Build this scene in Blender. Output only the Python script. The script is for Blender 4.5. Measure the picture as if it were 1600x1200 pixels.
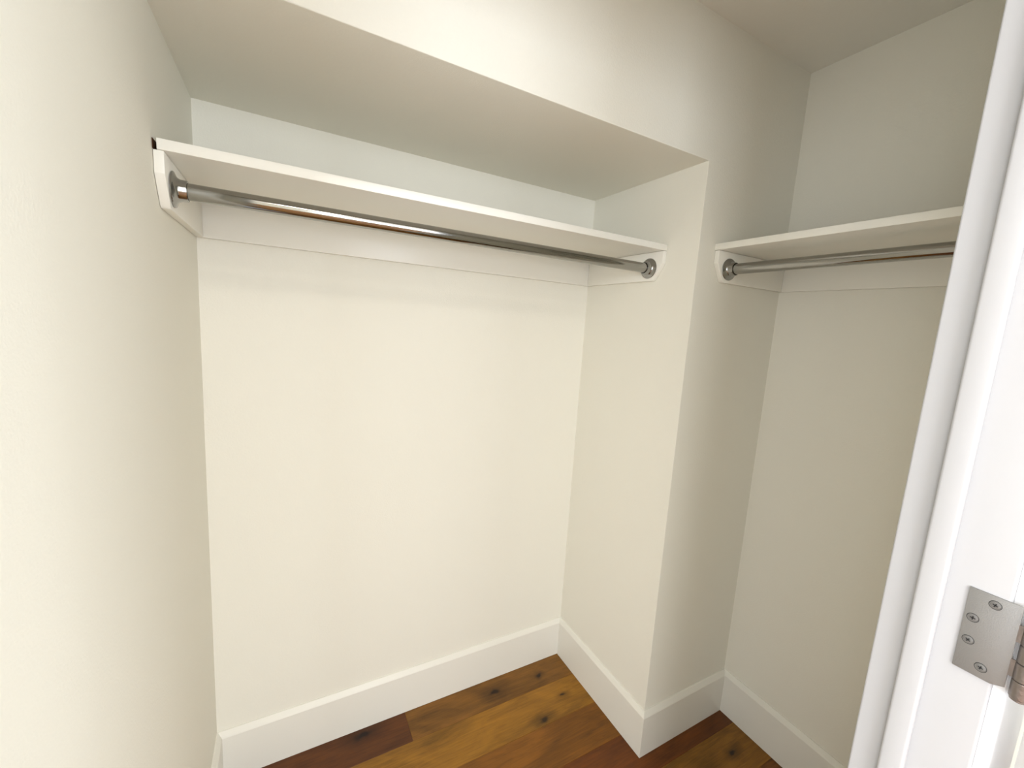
import bpy, bmesh, math, random
from mathutils import Matrix, Vector
random.seed(4)
for o in list(bpy.data.objects): bpy.data.objects.remove(o)
S = bpy.context.scene
COL = S.collection

# ------------------------------------------------------------------ camera
CAM = Vector((0.2034, -1.3808, 1.4728))
cd = bpy.data.cameras.new('camera'); cam = bpy.data.objects.new('camera', cd); COL.objects.link(cam)
cd.sensor_fit = 'HORIZONTAL'; cd.sensor_width = 36.0; cd.lens = 648.75/1600*36.0
cd.clip_start = 0.01
cam.matrix_world = (Matrix.Translation(CAM) @ Matrix.Rotation(-0.5007, 4, 'Z')
                    @ Matrix.Rotation(1.4291, 4, 'X') @ Matrix.Rotation(0.0638, 4, 'Z'))
S.camera = cam
# ------------------------------------------------------------------ light and exposure
S.view_settings.view_transform = 'Standard'; S.view_settings.look = 'None'
S.view_settings.gamma = 1.0; S.view_settings.use_curve_mapping = False
S.view_settings.exposure = 0.06
w = bpy.data.worlds.new('daylight'); S.world = w; w.use_nodes = True
bg = w.node_tree.nodes['Background']
bg.inputs['Color'].default_value = (0.80, 0.90, 1.0, 1); bg.inputs['Strength'].default_value = 1.0

def area(name, loc, rot, sx, sy, power, colr):
    l = bpy.data.lights.new(name, 'AREA'); l.shape = 'RECTANGLE'; l.size = sx; l.size_y = sy
    l.energy = power; l.color = colr
    o = bpy.data.objects.new(name, l); COL.objects.link(o); o.location = loc; o.rotation_euler = rot
    return o
# daylight from the unseen bedroom; window places assumed, powers fitted to the closet
area('far_window_daylight', (-1.30, -4.36, 1.5), (math.radians(90), 0, 0), 1.6, 1.5, 91, (0.89, 0.95, 1.05))
area('far_window_daylight', (1.30, -4.36, 1.5), (math.radians(90), 0, 0), 1.6, 1.5, 67, (0.89, 0.95, 1.05))
area('left_window_daylight', (-2.36, -2.7, 1.5), (math.radians(90), 0, math.radians(-90)), 1.5, 1.5, 42, (0.89, 0.95, 1.05))
area('added_right_daylight', (2.46, -2.7, 1.5), (math.radians(90), 0, math.radians(90)), 1.5, 1.5, 60, (0.87, 0.95, 1.06))  # right window added to brighten the closet's left wall
# added fill light below the bedroom ceiling, with no lamp behind it
area('added_bedroom_ceiling_fill', (0.35, -2.2, 2.50), (0, 0, 0), 0.4, 0.4, 12, (1.0, 0.93, 0.84))

# ------------------------------------------------------------------ materials
def mat(name, col, rough=0.6, metal=0.0, spec=0.5, bump=None, coat=0.0, var=None):
    m = bpy.data.materials.new(name); m.use_nodes = True
    nt = m.node_tree; b = nt.nodes['Principled BSDF']
    b.inputs['Base Color'].default_value = (*col, 1)
    b.inputs['Roughness'].default_value = rough; b.inputs['Metallic'].default_value = metal
    b.inputs['Specular IOR Level'].default_value = spec
    b.inputs['Coat Weight'].default_value = coat; b.inputs['Coat Roughness'].default_value = 0.15
    tc = nt.nodes.new('ShaderNodeTexCoord')
    if bump:
        sc, st, det = bump
        n = nt.nodes.new('ShaderNodeTexNoise'); n.inputs['Scale'].default_value = sc; n.inputs['Detail'].default_value = det
        bp = nt.nodes.new('ShaderNodeBump'); bp.inputs['Strength'].default_value = st; bp.inputs['Distance'].default_value = 0.002
        nt.links.new(tc.outputs['Object'], n.inputs['Vector']); nt.links.new(n.outputs['Fac'], bp.inputs['Height'])
        nt.links.new(bp.outputs['Normal'], b.inputs['Normal'])
    if var:
        sc, amt = var
        n = nt.nodes.new('ShaderNodeTexNoise'); n.inputs['Scale'].default_value = sc; n.inputs['Detail'].default_value = 3
        mx = nt.nodes.new('ShaderNodeMix'); mx.data_type = 'RGBA'
        mx.inputs['A'].default_value = (*[c*(1-amt) for c in col], 1); mx.inputs['B'].default_value = (*[min(1, c*(1+amt)) for c in col], 1)
        nt.links.new(tc.outputs['Object'], n.inputs['Vector']); nt.links.new(n.outputs['Fac'], mx.inputs['Factor'])
        nt.links.new(mx.outputs['Result'], b.inputs['Base Color'])
    return m
WALL = mat('eggshell_wall_paint', (0.875, 0.845, 0.74), 0.65, spec=0.3, bump=(260, 0.25, 4), var=(1.6, 0.012))
CEIL = mat('flat_ceiling_paint', (0.875, 0.845, 0.765), 0.9, spec=0.1, bump=(200, 0.25, 4))
TRIM = mat('satin_trim_paint', (0.87, 0.845, 0.76), 0.38, spec=0.4, bump=(40, 0.06, 3))
SHELF = mat('semigloss_shelf_paint', (0.91, 0.885, 0.80), 0.32, spec=0.5, bump=(60, 0.06, 3))
JAMB = mat('greyed_door_trim_paint', (0.54, 0.54, 0.55), 0.30, spec=0.45, bump=(30, 0.05, 3))  # white trim paint darkened to make up for too strong light on the jamb
CHROME = mat('polished_chrome', (0.36, 0.36, 0.35), 0.16, 1.0)
TUBE = mat('chrome_tube', (0.35, 0.345, 0.325), 0.10, 1.0)
NICKEL = mat('satin_nickel', (0.31, 0.305, 0.295), 0.55, 0.6, bump=(900, 0.15, 2))
SCREW = mat('satin_nickel_screw', (0.22, 0.215, 0.205), 0.6, 0.5)
CASING = mat('ungreyed_casing_paint', (0.88, 0.88, 0.89), 0.35, bump=(30, 0.05, 3))  # same white trim left undarkened, so the casing looks more strongly lit
BARREL = mat('worn_nickel_barrel', (0.30, 0.265, 0.25), 0.36, 1.0, bump=(300, 0.2, 2))
SLOT = mat('dark_screw_recess', (0.05, 0.05, 0.05), 0.6, 0.5)
RAW = mat('raw_board_end', (0.10, 0.045, 0.02), 0.9, spec=0.1)
DARKGAP = mat('dark_expansion_gap', (0.03, 0.015, 0.008), 0.9, spec=0.0)

def floor_material():
    m = bpy.data.materials.new('hickory_planks'); m.use_nodes = True
    nt = m.node_tree; N = nt.nodes; L = nt.links; b = N['Principled BSDF']
    at = N.new('ShaderNodeAttribute'); at.attribute_name = 'plank_colour'; at.attribute_type = 'GEOMETRY'
    sd = N.new('ShaderNodeAttribute'); sd.attribute_name = 'plank_seed'; sd.attribute_type = 'GEOMETRY'
    tc = N.new('ShaderNodeTexCoord')
    def math_(op, a, b_=None, clamp=False):
        n = N.new('ShaderNodeMath'); n.operation = op; n.use_clamp = clamp
        for i, v in enumerate((a, b_)):
            if v is None: continue
            if isinstance(v, (int, float)): n.inputs[i].default_value = v
            else: L.new(v, n.inputs[i])
        return n.outputs[0]
    off = N.new('ShaderNodeCombineXYZ'); L.new(math_('MULTIPLY', sd.outputs['Fac'], 37.0), off.inputs['Z'])
    add = N.new('ShaderNodeVectorMath'); add.operation = 'ADD'
    L.new(tc.outputs['Object'], add.inputs[0]); L.new(off.outputs[0], add.inputs[1])
    def noise(scale, sx, sy, det, dist=0.0, rough=0.55):
        mp = N.new('ShaderNodeMapping'); mp.inputs['Scale'].default_value = (sx, sy, 1)
        L.new(add.outputs[0], mp.inputs['Vector'])
        n = N.new('ShaderNodeTexNoise'); n.inputs['Scale'].default_value = scale; n.inputs['Detail'].default_value = det
        n.inputs['Distortion'].default_value = dist; n.inputs['Roughness'].default_value = rough
        L.new(mp.outputs[0], n.inputs['Vector']); return n.outputs['Fac']
    big = noise(5.0, 0.7, 2.0, 4, 1.2)
    grain = noise(16.0, 0.35, 6.0, 6, 1.5, 0.65)
    fine = noise(90.0, 0.12, 5.0, 3)
    hsum = math_('ADD', math_('MULTIPLY', math_('SUBTRACT', big, 0.5), 1.5),
                 math_('ADD', math_('MULTIPLY', math_('SUBTRACT', grain, 0.5), 1.1), math_('MULTIPLY', math_('SUBTRACT', fine, 0.5), 0.35)))
    fac = math_('ADD', 1.0, hsum)
    vm = N.new('ShaderNodeVectorMath'); vm.operation = 'SCALE'
    L.new(at.outputs['Color'], vm.inputs[0]); L.new(math_('MULTIPLY', fac, 0.56), vm.inputs['Scale'])
    # knots: a small dark eye with a softer halo drawn out along the grain
    knots = [(0.925, -0.083, 1.15), (0.424, -0.045, 1.3), (1.175, -0.205, 0.55), (1.045, -0.268, 0.9), (1.13, -0.085, 0.45),
             (1.60, -0.66, 0.7), (0.9, -0.46, 0.8), (0.35, -0.62, 0.9), (0.62, -0.9, 1.0), (1.3, -0.95, 0.9)]
    dist = N.new('ShaderNodeTexNoise'); dist.inputs['Scale'].default_value = 22; dist.inputs['Detail'].default_value = 3
    L.new(tc.outputs['Object'], dist.inputs['Vector'])
    sub = N.new('ShaderNodeVectorMath'); sub.operation = 'SUBTRACT'; sub.inputs[1].default_value = (0.5, 0.5, 0.5); L.new(dist.outputs['Color'], sub.inputs[0])
    scl = N.new('ShaderNodeVectorMath'); scl.operation = 'SCALE'; scl.inputs['Scale'].default_value = 0.035; L.new(sub.outputs[0], scl.inputs[0])
    wob = N.new('ShaderNodeVectorMath'); wob.operation = 'ADD'; L.new(tc.outputs['Object'], wob.inputs[0]); L.new(scl.outputs[0], wob.inputs[1])
    tot = None
    for kx, ky, s in knots:
        d = N.new('ShaderNodeVectorMath'); d.operation = 'SUBTRACT'; d.inputs[1].default_value = (kx, ky, 0); L.new(wob.outputs[0], d.inputs[0])
        e = N.new('ShaderNodeVectorMath'); e.operation = 'MULTIPLY'; e.inputs[1].default_value = (0.55, 1.0, 0); L.new(d.outputs[0], e.inputs[0])
        ln = N.new('ShaderNodeVectorMath'); ln.operation = 'LENGTH'; L.new(e.outputs[0], ln.inputs[0])
        def ring(r, a):
            mr = N.new('ShaderNodeMapRange'); mr.interpolation_type = 'SMOOTHSTEP'
            mr.inputs['From Min'].default_value = 0.0; mr.inputs['From Max'].default_value = r
            mr.inputs['To Min'].default_value = a; mr.inputs['To Max'].default_value = 0.0
            L.new(ln.outputs['Value'], mr.inputs['Value']); return mr.outputs[0]
        k = math_('ADD', ring(0.012*s+0.004, 0.55), ring(0.055*s, 0.55))
        tot = k if tot is None else math_('ADD', tot, k)
    kf = math_('SUBTRACT', 1.0, math_('MINIMUM', tot, 0.9))
    v2 = N.new('ShaderNodeVectorMath'); v2.operation = 'SCALE'; L.new(vm.outputs[0], v2.inputs[0]); L.new(kf, v2.inputs['Scale'])
    L.new(v2.outputs[0], b.inputs['Base Color'])
    b.inputs['Roughness'].default_value = 0.42; b.inputs['Specular IOR Level'].default_value = 0.35
    bp = N.new('ShaderNodeBump'); bp.inputs['Strength'].default_value = 0.2; bp.inputs['Distance'].default_value = 0.001
    L.new(grain, bp.inputs['Height']); L.new(bp.outputs[0], b.inputs['Normal'])
    return m
FLOOR = floor_material()

# ------------------------------------------------------------------ mesh helpers
def link(name, bm, m, parent=None, smooth=False):
    bmesh.ops.recalc_face_normals(bm, faces=bm.faces)
    me = bpy.data.meshes.new(name); bm.to_mesh(me); bm.free()
    for k in (m if isinstance(m, (list, tuple)) else [m]): me.materials.append(k)
    if smooth:
        for p in me.polygons: p.use_smooth = True
        me.set_sharp_from_angle(angle=math.radians(38))
    o = bpy.data.objects.new(name, me); COL.objects.link(o)
    if parent: o.parent = parent; o.matrix_parent_inverse = Matrix.Translation(-parent.location) if parent.parent is None else Matrix.Identity(4)
    return o
def bevel(bm, r, seg=2, ang=30):
    if r <= 0: return
    es = [e for e in bm.edges if len(e.link_faces) == 2 and e.calc_face_angle(0) > math.radians(ang)]
    bmesh.ops.bevel(bm, geom=es, offset=r, segments=seg, affect='EDGES', profile=0.5, clamp_overlap=True)
def box(bm, x0, x1, y0, y1, z0, z1):
    vs = [bm.verts.new((x, y, z)) for x in (x0, x1) for y in (y0, y1) for z in (z0, z1)]
    for f in ((0,1,3,2),(4,6,7,5),(0,4,5,1),(2,3,7,6),(0,2,6,4),(1,5,7,3)): bm.faces.new([vs[i] for i in f])
    return vs
def solid_box(name, dims, m, parent=None, bev=0.0, seg=2):
    bm = bmesh.new(); box(bm, *dims); bmesh.ops.recalc_face_normals(bm, faces=bm.faces); bevel(bm, bev, seg)
    return link(name, bm, m, parent, smooth=bev > 0)
def hull(bm, lo, hi):
    """closed prism between two polygons with the same number of corners"""
    a = [bm.verts.new(p) for p in lo]; c = [bm.verts.new(p) for p in hi]; n = len(a)
    bm.faces.new(a); bm.faces.new(c[::-1])
    for i in range(n): bm.faces.new((a[i], c[i], c[(i+1) % n], a[(i+1) % n]))
def lathe(bm, prof, origin, axis, seg=48, cap=True):
    """prof: (distance along axis, radius)"""
    ax = Vector(axis).normalized(); u = ax.orthogonal().normalized(); v = ax.cross(u)
    rings = []
    for d, r in prof:
        c = Vector(origin)+ax*d
        rings.append([bm.verts.new(c+(u*math.cos(2*math.pi*i/seg)+v*math.sin(2*math.pi*i/seg))*r) for i in range(seg)])
    for a, b_ in zip(rings, rings[1:]):
        for i in range(seg): bm.faces.new((a[i], a[(i+1) % seg], b_[(i+1) % seg], b_[i]))
    if cap: bm.faces.new(rings[0][::-1]); bm.faces.new(rings[-1])
def struct(o): o['kind'] = 'structure'; return o
def empty(name, loc):
    o = bpy.data.objects.new(name, None); COL.objects.link(o); o.location = loc; o.empty_display_size = 0.05
    return o
def tag(o, label, cat, group=None):
    o['label'] = label; o['category'] = cat
    if group: o['group'] = group
    return o

# ------------------------------------------------------------------ measured room (metres)
Hs, HsR, Hc = 1.9796, 1.9762, 2.3432          # alcove soffit (left, right), closet ceiling
lerp = lambda top, bot, z: bot+(top-bot)*z/Hs  # walls lean a few millimetres
XL = lambda z: lerp(0, -0.0015, z)             # left wall
YB = lambda z: lerp(0, -0.0053, z)             # alcove back wall
XC = lambda z: lerp(1.2796, 1.2855, z)         # pier side
YF = lambda z: -lerp(0.5098, 0.5159, z)        # pier and bulkhead front
XR = lambda z: lerp(1.7180, 1.7245, z)         # right wall
YD0, YD1 = -1.190, -1.288                      # closet side and bedroom side of the doorway wall
JX, JL = 0.850, 0.085                          # right and left jamb faces
ZDOOR = 2.12
RX0, RX1, RY0, RZ = -2.5, 2.6, -4.5, 2.55      # bedroom

# ------------------------------------------------------------------ floor
def build_floor():
    bm = bmesh.new(); cl = bm.loops.layers.float_color.new('plank_colour'); sl = bm.loops.layers.float.new('plank_seed')
    W = 0.149; k = 0; y1 = 0.010
    special = {0: [(-0.62, 0.578, (0.20, 0.062, 0.010)), (0.578, 1.90, (0.36, 0.155, 0.022))],
               1: [(-0.2, 1.45, (0.50, 0.225, 0.022)), (1.45, 2.6, (0.40, 0.17, 0.02))],
               2: [(0.05, 1.36, (0.36, 0.135, 0.012)), (1.36, 2.6, (0.40, 0.17, 0.02))],
               3: [(0.2, 2.6, (0.25, 0.072, 0.008))],
               4: [(0.1, 2.6, (0.46, 0.20, 0.020))],
               5: [(-0.3, 2.6, (0.33, 0.12, 0.015))],
               6: [(0.0, 2.6, (0.33, 0.13, 0.015))]}
    tones = [(0.42, 0.19, 0.030), (0.33, 0.125, 0.018), (0.25, 0.085, 0.014), (0.47, 0.22, 0.035), (0.38, 0.155, 0.02)]
    while y1 > RY0-0.1:
        y0 = y1-W
        rows = list(special.get(k, []))
        xs = rows[0][0] if rows else RX1+0.1
        if not rows:
            x = RX0-0.1-random.random()
            while x < RX1+0.1:
                ln = random.uniform(1.0, 1.9); rows.append((x, x+ln, random.choice(tones))); x += ln
        elif rows[0][0] > RX0 and y1 < YD0:
            rows.insert(0, (RX0-0.1, rows[0][0], random.choice(tones)))
        for x0, x1, c in rows:
            g = 0.0006; h = 0.0008
            seed = random.random()
            z = 0.0
            P = [(x0, y0, z-h), (x1, y0, z-h), (x1, y1, z-h), (x0, y1, z-h)]
            Q = [(x0+g, y0+g, z), (x1-g, y0+g, z), (x1-g, y1-g, z), (x0+g, y1-g, z)]
            B = [(p[0], p[1], -0.015) for p in P]
            vp = [bm.verts.new(p) for p in P]; vq = [bm.verts.new(p) for p in Q]; vb = [bm.verts.new(p) for p in B]
            fs = [bm.faces.new(vq), bm.faces.new(vb[::-1])]
            for i in range(4):
                j = (i+1) % 4
                fs.append(bm.faces.new((vp[i], vp[j], vq[j], vq[i]))); fs.append(bm.faces.new((vb[i], vb[j], vp[j], vp[i])))
            for f in fs:
                for l in f.loops: l[cl] = (*c, 1); l[sl] = seed
        y1 = y0; k += 1
    return struct(link('floor', bm, FLOOR))
build_floor()

# ------------------------------------------------------------------ closet shell
def wall_prism(name, fn_lo, m=WALL, bev=0.0):
    """fn_lo(z) -> plan polygon at height z"""
    bm = bmesh.new(); hull(bm, [(*p, 0.0) for p in fn_lo(0.0)], [(*p, Hc) for p in fn_lo(Hc)])
    bmesh.ops.recalc_face_normals(bm, faces=bm.faces); bevel(bm, bev, 2)
    return struct(link(name, bm, m, smooth=bev > 0))
wall_prism('wall_left', lambda z: [(-0.10, YD0), (XL(z), YD0), (XL(z), 0.0), (-0.10, 0.0)])
wall_prism('wall_back', lambda z: [(-0.10, YB(z)), (1.29, YB(z)), (1.29, 0.10), (-0.10, 0.10)])
wall_prism('wall_right', lambda z: [(XR(z), YD0), (XR(z)+0.1, YD0), (XR(z)+0.1, -0.40), (XR(z), -0.40)])
# pier and bulkhead are one plastered front: an L standing beside and over the alcove
bm = bmesh.new()
L2 = [(XL(Hs), Hs), (XC(Hs), HsR), (XC(0), 0.0), (XR(0)+0.0, 0.0), (XR(Hc), Hc), (XL(Hc), Hc)]
fr = [bm.verts.new((x, YF(z), z)) for x, z in L2]; bk = [bm.verts.new((x, 0.0, z)) for x, z in L2]
bm.faces.new(fr); bm.faces.new(bk[::-1])
for i in range(6): bm.faces.new((fr[i], bk[i], bk[(i+1) % 6], fr[(i+1) % 6]))
bmesh.ops.recalc_face_normals(bm, faces=bm.faces)
es = [e for e in bm.edges if {e.verts[0], e.verts[1]} in ({fr[0], fr[1]}, {fr[1], fr[2]})]
bmesh.ops.bevel(bm, geom=es, offset=0.0025, segments=3, affect='EDGES', profile=0.5)
struct(link('wall_front_pier', bm, WALL, smooth=True))
struct(solid_box('ceiling', (-0.10, 1.83, YD0, 0.10, Hc, Hc+0.08), CEIL))

# doorway wall between closet and bedroom
bm = bmesh.new()
hull(bm, [(RX0, YD1, 0), (JL-0.02, YD1, 0), (JL-0.02, YD1, ZDOOR+0.02), (JX+0.02, YD1, ZDOOR+0.02), (JX+0.02, YD1, 0), (RX1, YD1, 0), (RX1, YD1, RZ), (RX0, YD1, RZ)],
         [(RX0, YD0, 0), (JL-0.02, YD0, 0), (JL-0.02, YD0, ZDOOR+0.02), (JX+0.02, YD0, ZDOOR+0.02), (JX+0.02, YD0, 0), (RX1, YD0, 0), (RX1, YD0, RZ), (RX0, YD0, RZ)])
struct(link('wall_doorway', bm, WALL))
# bedroom shell the camera stands in
struct(solid_box('ceiling_bedroom', (RX0-0.1, RX1+0.1, RY0-0.1, YD1, RZ, RZ+0.08), CEIL))
bm = bmesh.new()   # wall with a wide window opening
for d in ((RX0-0.1, -2.1, 0, RZ), (-0.5, 0.5, 0, RZ), (2.1, RX1+0.1, 0, RZ), (-2.1, -0.5, 0, 0.7), (-2.1, -0.5, 2.3, RZ), (0.5, 2.1, 0, 0.7), (0.5, 2.1, 2.3, RZ)):
    box(bm, d[0], d[1], RY0-0.12, RY0, d[2], d[3])
struct(link('wall_bedroom_far', bm, WALL))
bm = bmesh.new()
for d in ((RY0, -3.5, 0, RZ), (-1.9, YD1, 0, RZ), (-3.5, -1.9, 0, 0.7), (-3.5, -1.9, 2.3, RZ)):
    box(bm, RX0-0.12, RX0, d[0], d[1], d[2], d[3])
struct(link('wall_bedroom_left', bm, WALL))
bm = bmesh.new()
for d in ((RY0, -3.5, 0, RZ), (-1.9, YD1, 0, RZ), (-3.5, -1.9, 0, 0.7), (-3.5, -1.9, 2.3, RZ)):
    box(bm, RX1, RX1+0.12, d[0], d[1], d[2], d[3])
struct(link('wall_bedroom_right', bm, WALL))
def window(name, horizontal, a0, a1, fixed, OFF=(-.10, -.04)):
    bm = bmesh.new()
    for s0, s1, z0, z1 in ((a0, a0+.05, .7, 2.3), (a1-.05, a1, .7, 2.3), ((a0+a1)/2-.025, (a0+a1)/2+.025, .75, 2.25), (a0+.05, a1-.05, .7, .75), (a0+.05, a1-.05, 2.25, 2.3)):
        if horizontal: box(bm, s0, s1, fixed+min(OFF), fixed+max(OFF), z0, z1)
        else: box(bm, fixed+min(OFF), fixed+max(OFF), s0, s1, z0, z1)
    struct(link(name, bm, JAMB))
window('window_1', True, -2.1, -0.5, RY0); window('window_4', True, 0.5, 2.1, RY0); window('added_window_3', False, -3.5, -1.9, RX1, (.04, .10)); window('window_2', False, -3.5, -1.9, RX0)  # unseen windows in assumed places; the right one added to brighten the closet

# ------------------------------------------------------------------ baseboards
T, HB, CH = 0.0144, 0.172, 0.017
def baseboard(name, runs):
    """runs: list of (start, end, outward normal) given as functions of z for the wall line"""
    bm = bmesh.new()
    prof = [(0.0, 0.0012), (T, 0.0012), (T, HB-CH), (T*0.86, HB-CH+0.004), (0.0045, HB-0.0012), (0.003, HB), (0.0, HB)]
    for A, B, na, nb in runs:
        # na / nb: how the corner moves per unit of offset at each end (mitres)
        ring0 = [bm.verts.new((A(z)[0]+na[0]*o, A(z)[1]+na[1]*o, z)) for o, z in prof]
        ring1 = [bm.verts.new((B(z)[0]+nb[0]*o, B(z)[1]+nb[1]*o, z)) for o, z in prof]
        n = len(prof)
        for i in range(n): bm.faces.new((ring0[i], ring0[(i+1) % n], ring1[(i+1) % n], ring1[i]))
        bm.faces.new(ring0[::-1]); bm.faces.new(ring1)
    return struct(link(name, bm, TRIM))
baseboard('baseboard_back', [(lambda z: (XL(z), YB(z)), lambda z: (XC(z), YB(z)), (1, -1), (-1, -1))])
baseboard('baseboard_left', [(lambda z: (XL(z), YD0), lambda z: (XL(z), YB(z)), (1, 0), (1, -1))])
baseboard('baseboard_pier_side', [(lambda z: (XC(z), YB(z)), lambda z: (XC(z), YF(z)), (-1, -1), (-1, -1))])
baseboard('baseboard_pier_front', [(lambda z: (XC(z), YF(z)), lambda z: (XR(z), YF(z)), (-1, -1), (-1, -1))])
baseboard('baseboard_right', [(lambda z: (XR(z), YF(z)), lambda z: (XR(z), YD0), (-1, -1), (-1, 0))])

# ------------------------------------------------------------------ closet shelves
TH, TC = 0.019, 0.016
def cleat_profile(depth, h, top):
    """side cleat seen from its face: (distance from the wall behind, z); the front bottom corner is clipped"""
    return [(0.0, top), (depth, top), (depth, top-0.038), (depth-0.030, top-h+0.004), (depth-0.036, top-h), (0.0, top-h)]
ZS, ZC = 1.7564, 1.645      # shelf top, cleat bottom (left shelf)
def left_shelf():
    d = 0.3944; y0 = YB(ZS)
    t = empty('closet_shelf', (0.64, -0.01, ZC))
    tag(t, 'long white painted shelf with wall cleats spanning the alcove under the soffit', 'shelf')
    bm = bmesh.new(); box(bm, 0.0062, XC(ZS)-0.003, -d, y0-0.001, ZS-TH, ZS)
    bmesh.ops.recalc_face_normals(bm, faces=bm.faces); bevel(bm, 0.0012, 2)
    for f in bm.faces:
        if f.normal.x < -0.9: f.material_index = 1
    link('board', bm, [SHELF, RAW], t, smooth=True)
    zt = ZS-TH-0.0003; h = zt-ZC
    solid_box('back_cleat', (0.0005, XC(ZC)-0.001, YB(ZC)-TC, YB(ZC)-0.0003, ZC, zt), SHELF, t, 0.0012)
    for side in (0, 1):
        bm = bmesh.new()
        xa, xb = (0.0005, TC) if side == 0 else (XC(ZC)-TC, XC(ZC)-0.001)
        pr = [(-TC+YB(ZC)-0.0004-(u-TC if u > TC else 0), z) for u, z in cleat_profile(d-0.004, h, zt)]
        hull(bm, [(xa, y, z) for y, z in pr], [(xb, y, z) for y, z in pr])
        bmesh.ops.recalc_face_normals(bm, faces=bm.faces); bevel(bm, 0.0012, 2)
        o = link('side_cleat', bm, SHELF, t, smooth=True)
    # unpainted strip of wall left open where the board stops short of it
    link_gap = solid_box('open_gap_strip', (0.0001, 0.0010, -d+0.002, -d+0.05, ZS-TH+0.001, ZS-0.001), RAW, t)
    link_gap['label'] = 'dark unpainted gap at the board end'
left_shelf()
DZ2 = -0.0025
def right_shelf():
    d = 0.3686; zs = ZS+DZ2; zc = ZC+DZ2; yf = YF(zs)
    t = empty('closet_shelf', (1.6, -0.85, zc))
    tag(t, 'short white painted shelf with cleats along the right wall behind the door jamb', 'shelf')
    xr = XR(zs)
    solid_box('board', (xr-d, xr-0.001, YD0+0.002, yf-0.001, zs-TH, zs), SHELF, t, 0.0012)
    zt = zs-TH-0.0003; h = zt-zc
    solid_box('back_cleat', (XR(zc)-TC, XR(zc)-0.0005, YD0+0.002, YF(zc)-0.0005, zc, zt), SHELF, t, 0.0012)
    for side in (0, 1):
        ya, yb = (YF(zc)-0.0008, YF(zc)-TC) if side == 0 else (YD0+0.002, YD0+TC)
        pr = [(XR(zc)-TC-0.0004-(u-TC if u > TC else 0), z) for u, z in cleat_profile(d-0.004, h, zt)]
        bm = bmesh.new(); hull(bm, [(x, ya, z) for x, z in pr], [(x, yb, z) for x, z in pr])
        bmesh.ops.recalc_face_normals(bm, faces=bm.faces); bevel(bm, 0.0012, 2)
        link('side_cleat', bm, SHELF, t, smooth=True)
right_shelf()

# ------------------------------------------------------------------ chrome rods
def rod(a, b, label):
    """a and b: points on the two cleat faces"""
    a, b = Vector(a), Vector(b); ax = (b-a).normalized(); ln = (b-a).length
    t = empty('closet_rod', (a+b)/2)
    tag(t, label, 'closet rod', 'chrome hanging rods')
    bm = bmesh.new(); lathe(bm, [(0.004, 0.0158), (ln-0.004, 0.0158)], a, ax, 64)
    link('tube', bm, TUBE, t, smooth=True)
    for p, dr in ((a, ax), (b, -ax)):
        bm = bmesh.new()
        prof = [(0.0003, 0.0325), (0.0018, 0.0330), (0.0032, 0.0322), (0.0046, 0.0285), (0.0062, 0.0245), (0.0090, 0.0215),
                (0.0125, 0.0200), (0.0220, 0.0196), (0.0235, 0.0190), (0.0238, 0.0178), (0.0222, 0.0163)]
        lathe(bm, prof, p, dr, 64, cap=False)
        link('flange', bm, CHROME, t, smooth=True)
rod((TC+0.0003, -0.3375, 1.6854), (XC(ZC)-TC-0.0003, -0.3375, 1.6854),
    'long chrome hanging rod under the alcove shelf, running between its two side cleats')
rod((1.4073, YF(ZC)-TC-0.0003, 1.6829), (1.4073, YD0+TC+0.0003, 1.6829),
    'chrome hanging rod under the right wall shelf, its far end hidden by the door jamb')

# ------------------------------------------------------------------ doorway frame
frame = struct(empty('door_1', (JX, YD1, 0)))
# jamb board: round-over on the closet edge
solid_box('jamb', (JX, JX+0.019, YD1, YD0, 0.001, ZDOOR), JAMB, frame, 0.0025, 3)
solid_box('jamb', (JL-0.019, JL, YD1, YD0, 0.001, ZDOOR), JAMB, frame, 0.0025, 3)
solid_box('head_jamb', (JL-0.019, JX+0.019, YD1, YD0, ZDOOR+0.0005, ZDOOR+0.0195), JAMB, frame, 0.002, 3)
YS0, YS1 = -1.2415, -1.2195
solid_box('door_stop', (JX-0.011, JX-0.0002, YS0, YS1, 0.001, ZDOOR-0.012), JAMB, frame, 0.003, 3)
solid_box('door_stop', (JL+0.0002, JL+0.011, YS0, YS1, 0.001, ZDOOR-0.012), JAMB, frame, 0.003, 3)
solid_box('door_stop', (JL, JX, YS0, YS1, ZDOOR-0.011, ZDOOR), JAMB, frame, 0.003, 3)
for xi, dx in ((JX+0.006, 1), (JL-0.006, -1)):
    # colonial casing: thin inner edge swelling towards the outer edge
    prof = [(0, 0.0002), (0, 0.0085), (0.002, 0.0098), (0.020, 0.0115), (0.040, 0.0150), (0.060, 0.0168), (0.068, 0.0165), (0.070, 0.0145), (0.070, 0.0002)]
    bm = bmesh.new(); pr = [(xi+dx*u, YD1-t_) for u, t_ in prof]
    hull(bm, [(x, y, 0.001) for x, y in pr], [(x, y, ZDOOR+0.076) for x, y in pr])
    link('casing', bm, CASING, frame, smooth=True)
solid_box('head_casing', (JL-0.006, JX+0.006, YD1-0.021, YD1-0.0002, ZDOOR+0.006, ZDOOR+0.076), CASING, frame, 0.004, 3)
# the open door leaf, swung back into the bedroom
PIV = Vector((JX+0.0005, -1.3065, 0))
bm = bmesh.new(); box(bm, -0.745, -0.004, 0.006, 0.041, 0.012, ZDOOR-0.004)
bmesh.ops.recalc_face_normals(bm, faces=bm.faces); bevel(bm, 0.002, 2)
bmesh.ops.transform(bm, matrix=Matrix.Translation(PIV) @ Matrix.Rotation(math.radians(150), 4, 'Z'), verts=bm.verts)
struct(link('door_2', bm, CASING, smooth=True))

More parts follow.
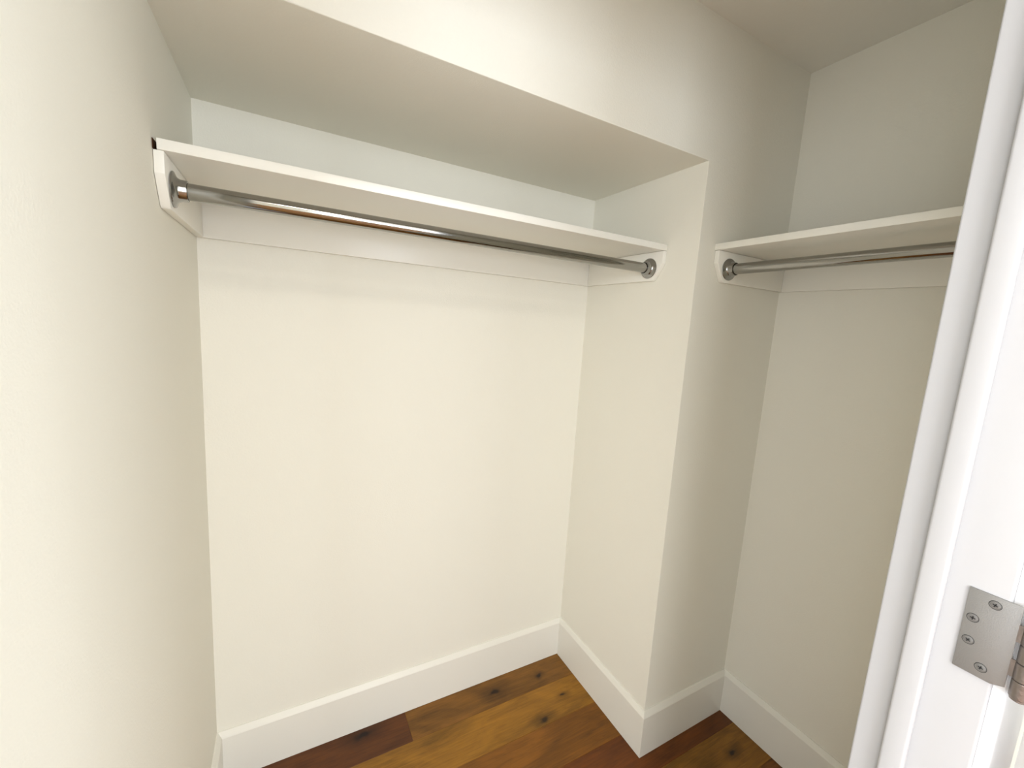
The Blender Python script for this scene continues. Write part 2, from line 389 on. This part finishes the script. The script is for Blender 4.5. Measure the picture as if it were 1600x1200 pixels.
# ------------------------------------------------------------------ hinge
HZ0, HZ1 = 1.132, 1.2255
HY0, HY1 = -1.2965, -1.2585
hinge = empty('door_hinge', (JX, -1.29, HZ0))
tag(hinge, 'satin nickel butt hinge screwed to the white door jamb at right', 'hinge')
bm = bmesh.new()
pl = [(HY1, HZ0), (HY1, HZ1), (HY0, HZ1), (HY0, HZ0+0.004), (HY0+0.0095, HZ0)]
hull(bm, [(JX-0.0002, y, z) for y, z in pl], [(JX-0.0021, y, z) for y, z in pl])
bmesh.ops.recalc_face_normals(bm, faces=bm.faces); bevel(bm, 0.0004, 2)
link('leaf', bm, NICKEL, hinge, smooth=True)
# knuckles: five barrel segments, two of them rolled from this leaf
BX, BY, BR = JX-0.001, -1.3065, 0.0072
n = 5; hh = (HZ1-HZ0)/n
for i in range(n):
    z0 = HZ0+i*hh+0.0003; z1 = HZ0+(i+1)*hh-0.0003
    bm = bmesh.new(); lathe(bm, [(0, BR-0.0006), (0.0006, BR), (z1-z0-0.0006, BR), (z1-z0, BR-0.0006)], (BX, BY, z0), (0, 0, 1), 40)
    if i in (1, 3):
        box(bm, JX-0.0021, JX-0.0004, BY+BR*0.6, HY0+0.0003, z0, z1)
    link('knuckle', bm, BARREL, hinge, smooth=True)
for z, s in ((HZ0, -1), (HZ1, 1)):
    bm = bmesh.new(); lathe(bm, [(0, BR*0.86), (0.0018, BR*0.86), (0.0035, BR*0.5)], (BX, BY, z), (0, 0, s), 32)
    link('pin_tip', bm, BARREL, hinge, smooth=True)
def hinge_screw(y, z, rot):
    x = JX-0.0021
    bm = bmesh.new()
    R_ = 0.0043
    # countersink ring and slightly domed head
    lathe(bm, [(0.0, R_), (0.00035, R_), (0.00045, R_*0.94), (0.0002, R_*0.88), (0.0004, R_*0.82), (0.0005, R_*0.45), (0.00052, 0.0002)], (x, y, z), (-1, 0, 0), 36)
    s = link('screw', bm, SCREW, hinge, smooth=True)
    bm = bmesh.new()
    for a in (0, 90):
        vs = box(bm, x-0.0007, x-0.0002, -0.0020, 0.0020, -0.00055, 0.00055)
        M = Matrix.Translation((0, y, z)) @ Matrix.Rotation(math.radians(a+rot), 4, 'X')
        bmesh.ops.transform(bm, matrix=M, verts=vs)
    link('cross_recess', bm, SLOT, s)
    bm = bmesh.new()   # dark countersink seam round the head
    lathe(bm, [(-0.0001, R_*1.12), (0.0002, R_*1.12), (0.0002, R_*0.9)], (x, y, z), (-1, 0, 0), 36)
    link('countersink', bm, SLOT, s)
for y, z, r in ((-1.2783, 1.2162, 20), (-1.2654, 1.1931, 5), (-1.2657, 1.1674, 30), (-1.2786, 1.1440, 15)):
    hinge_screw(y, z, r)
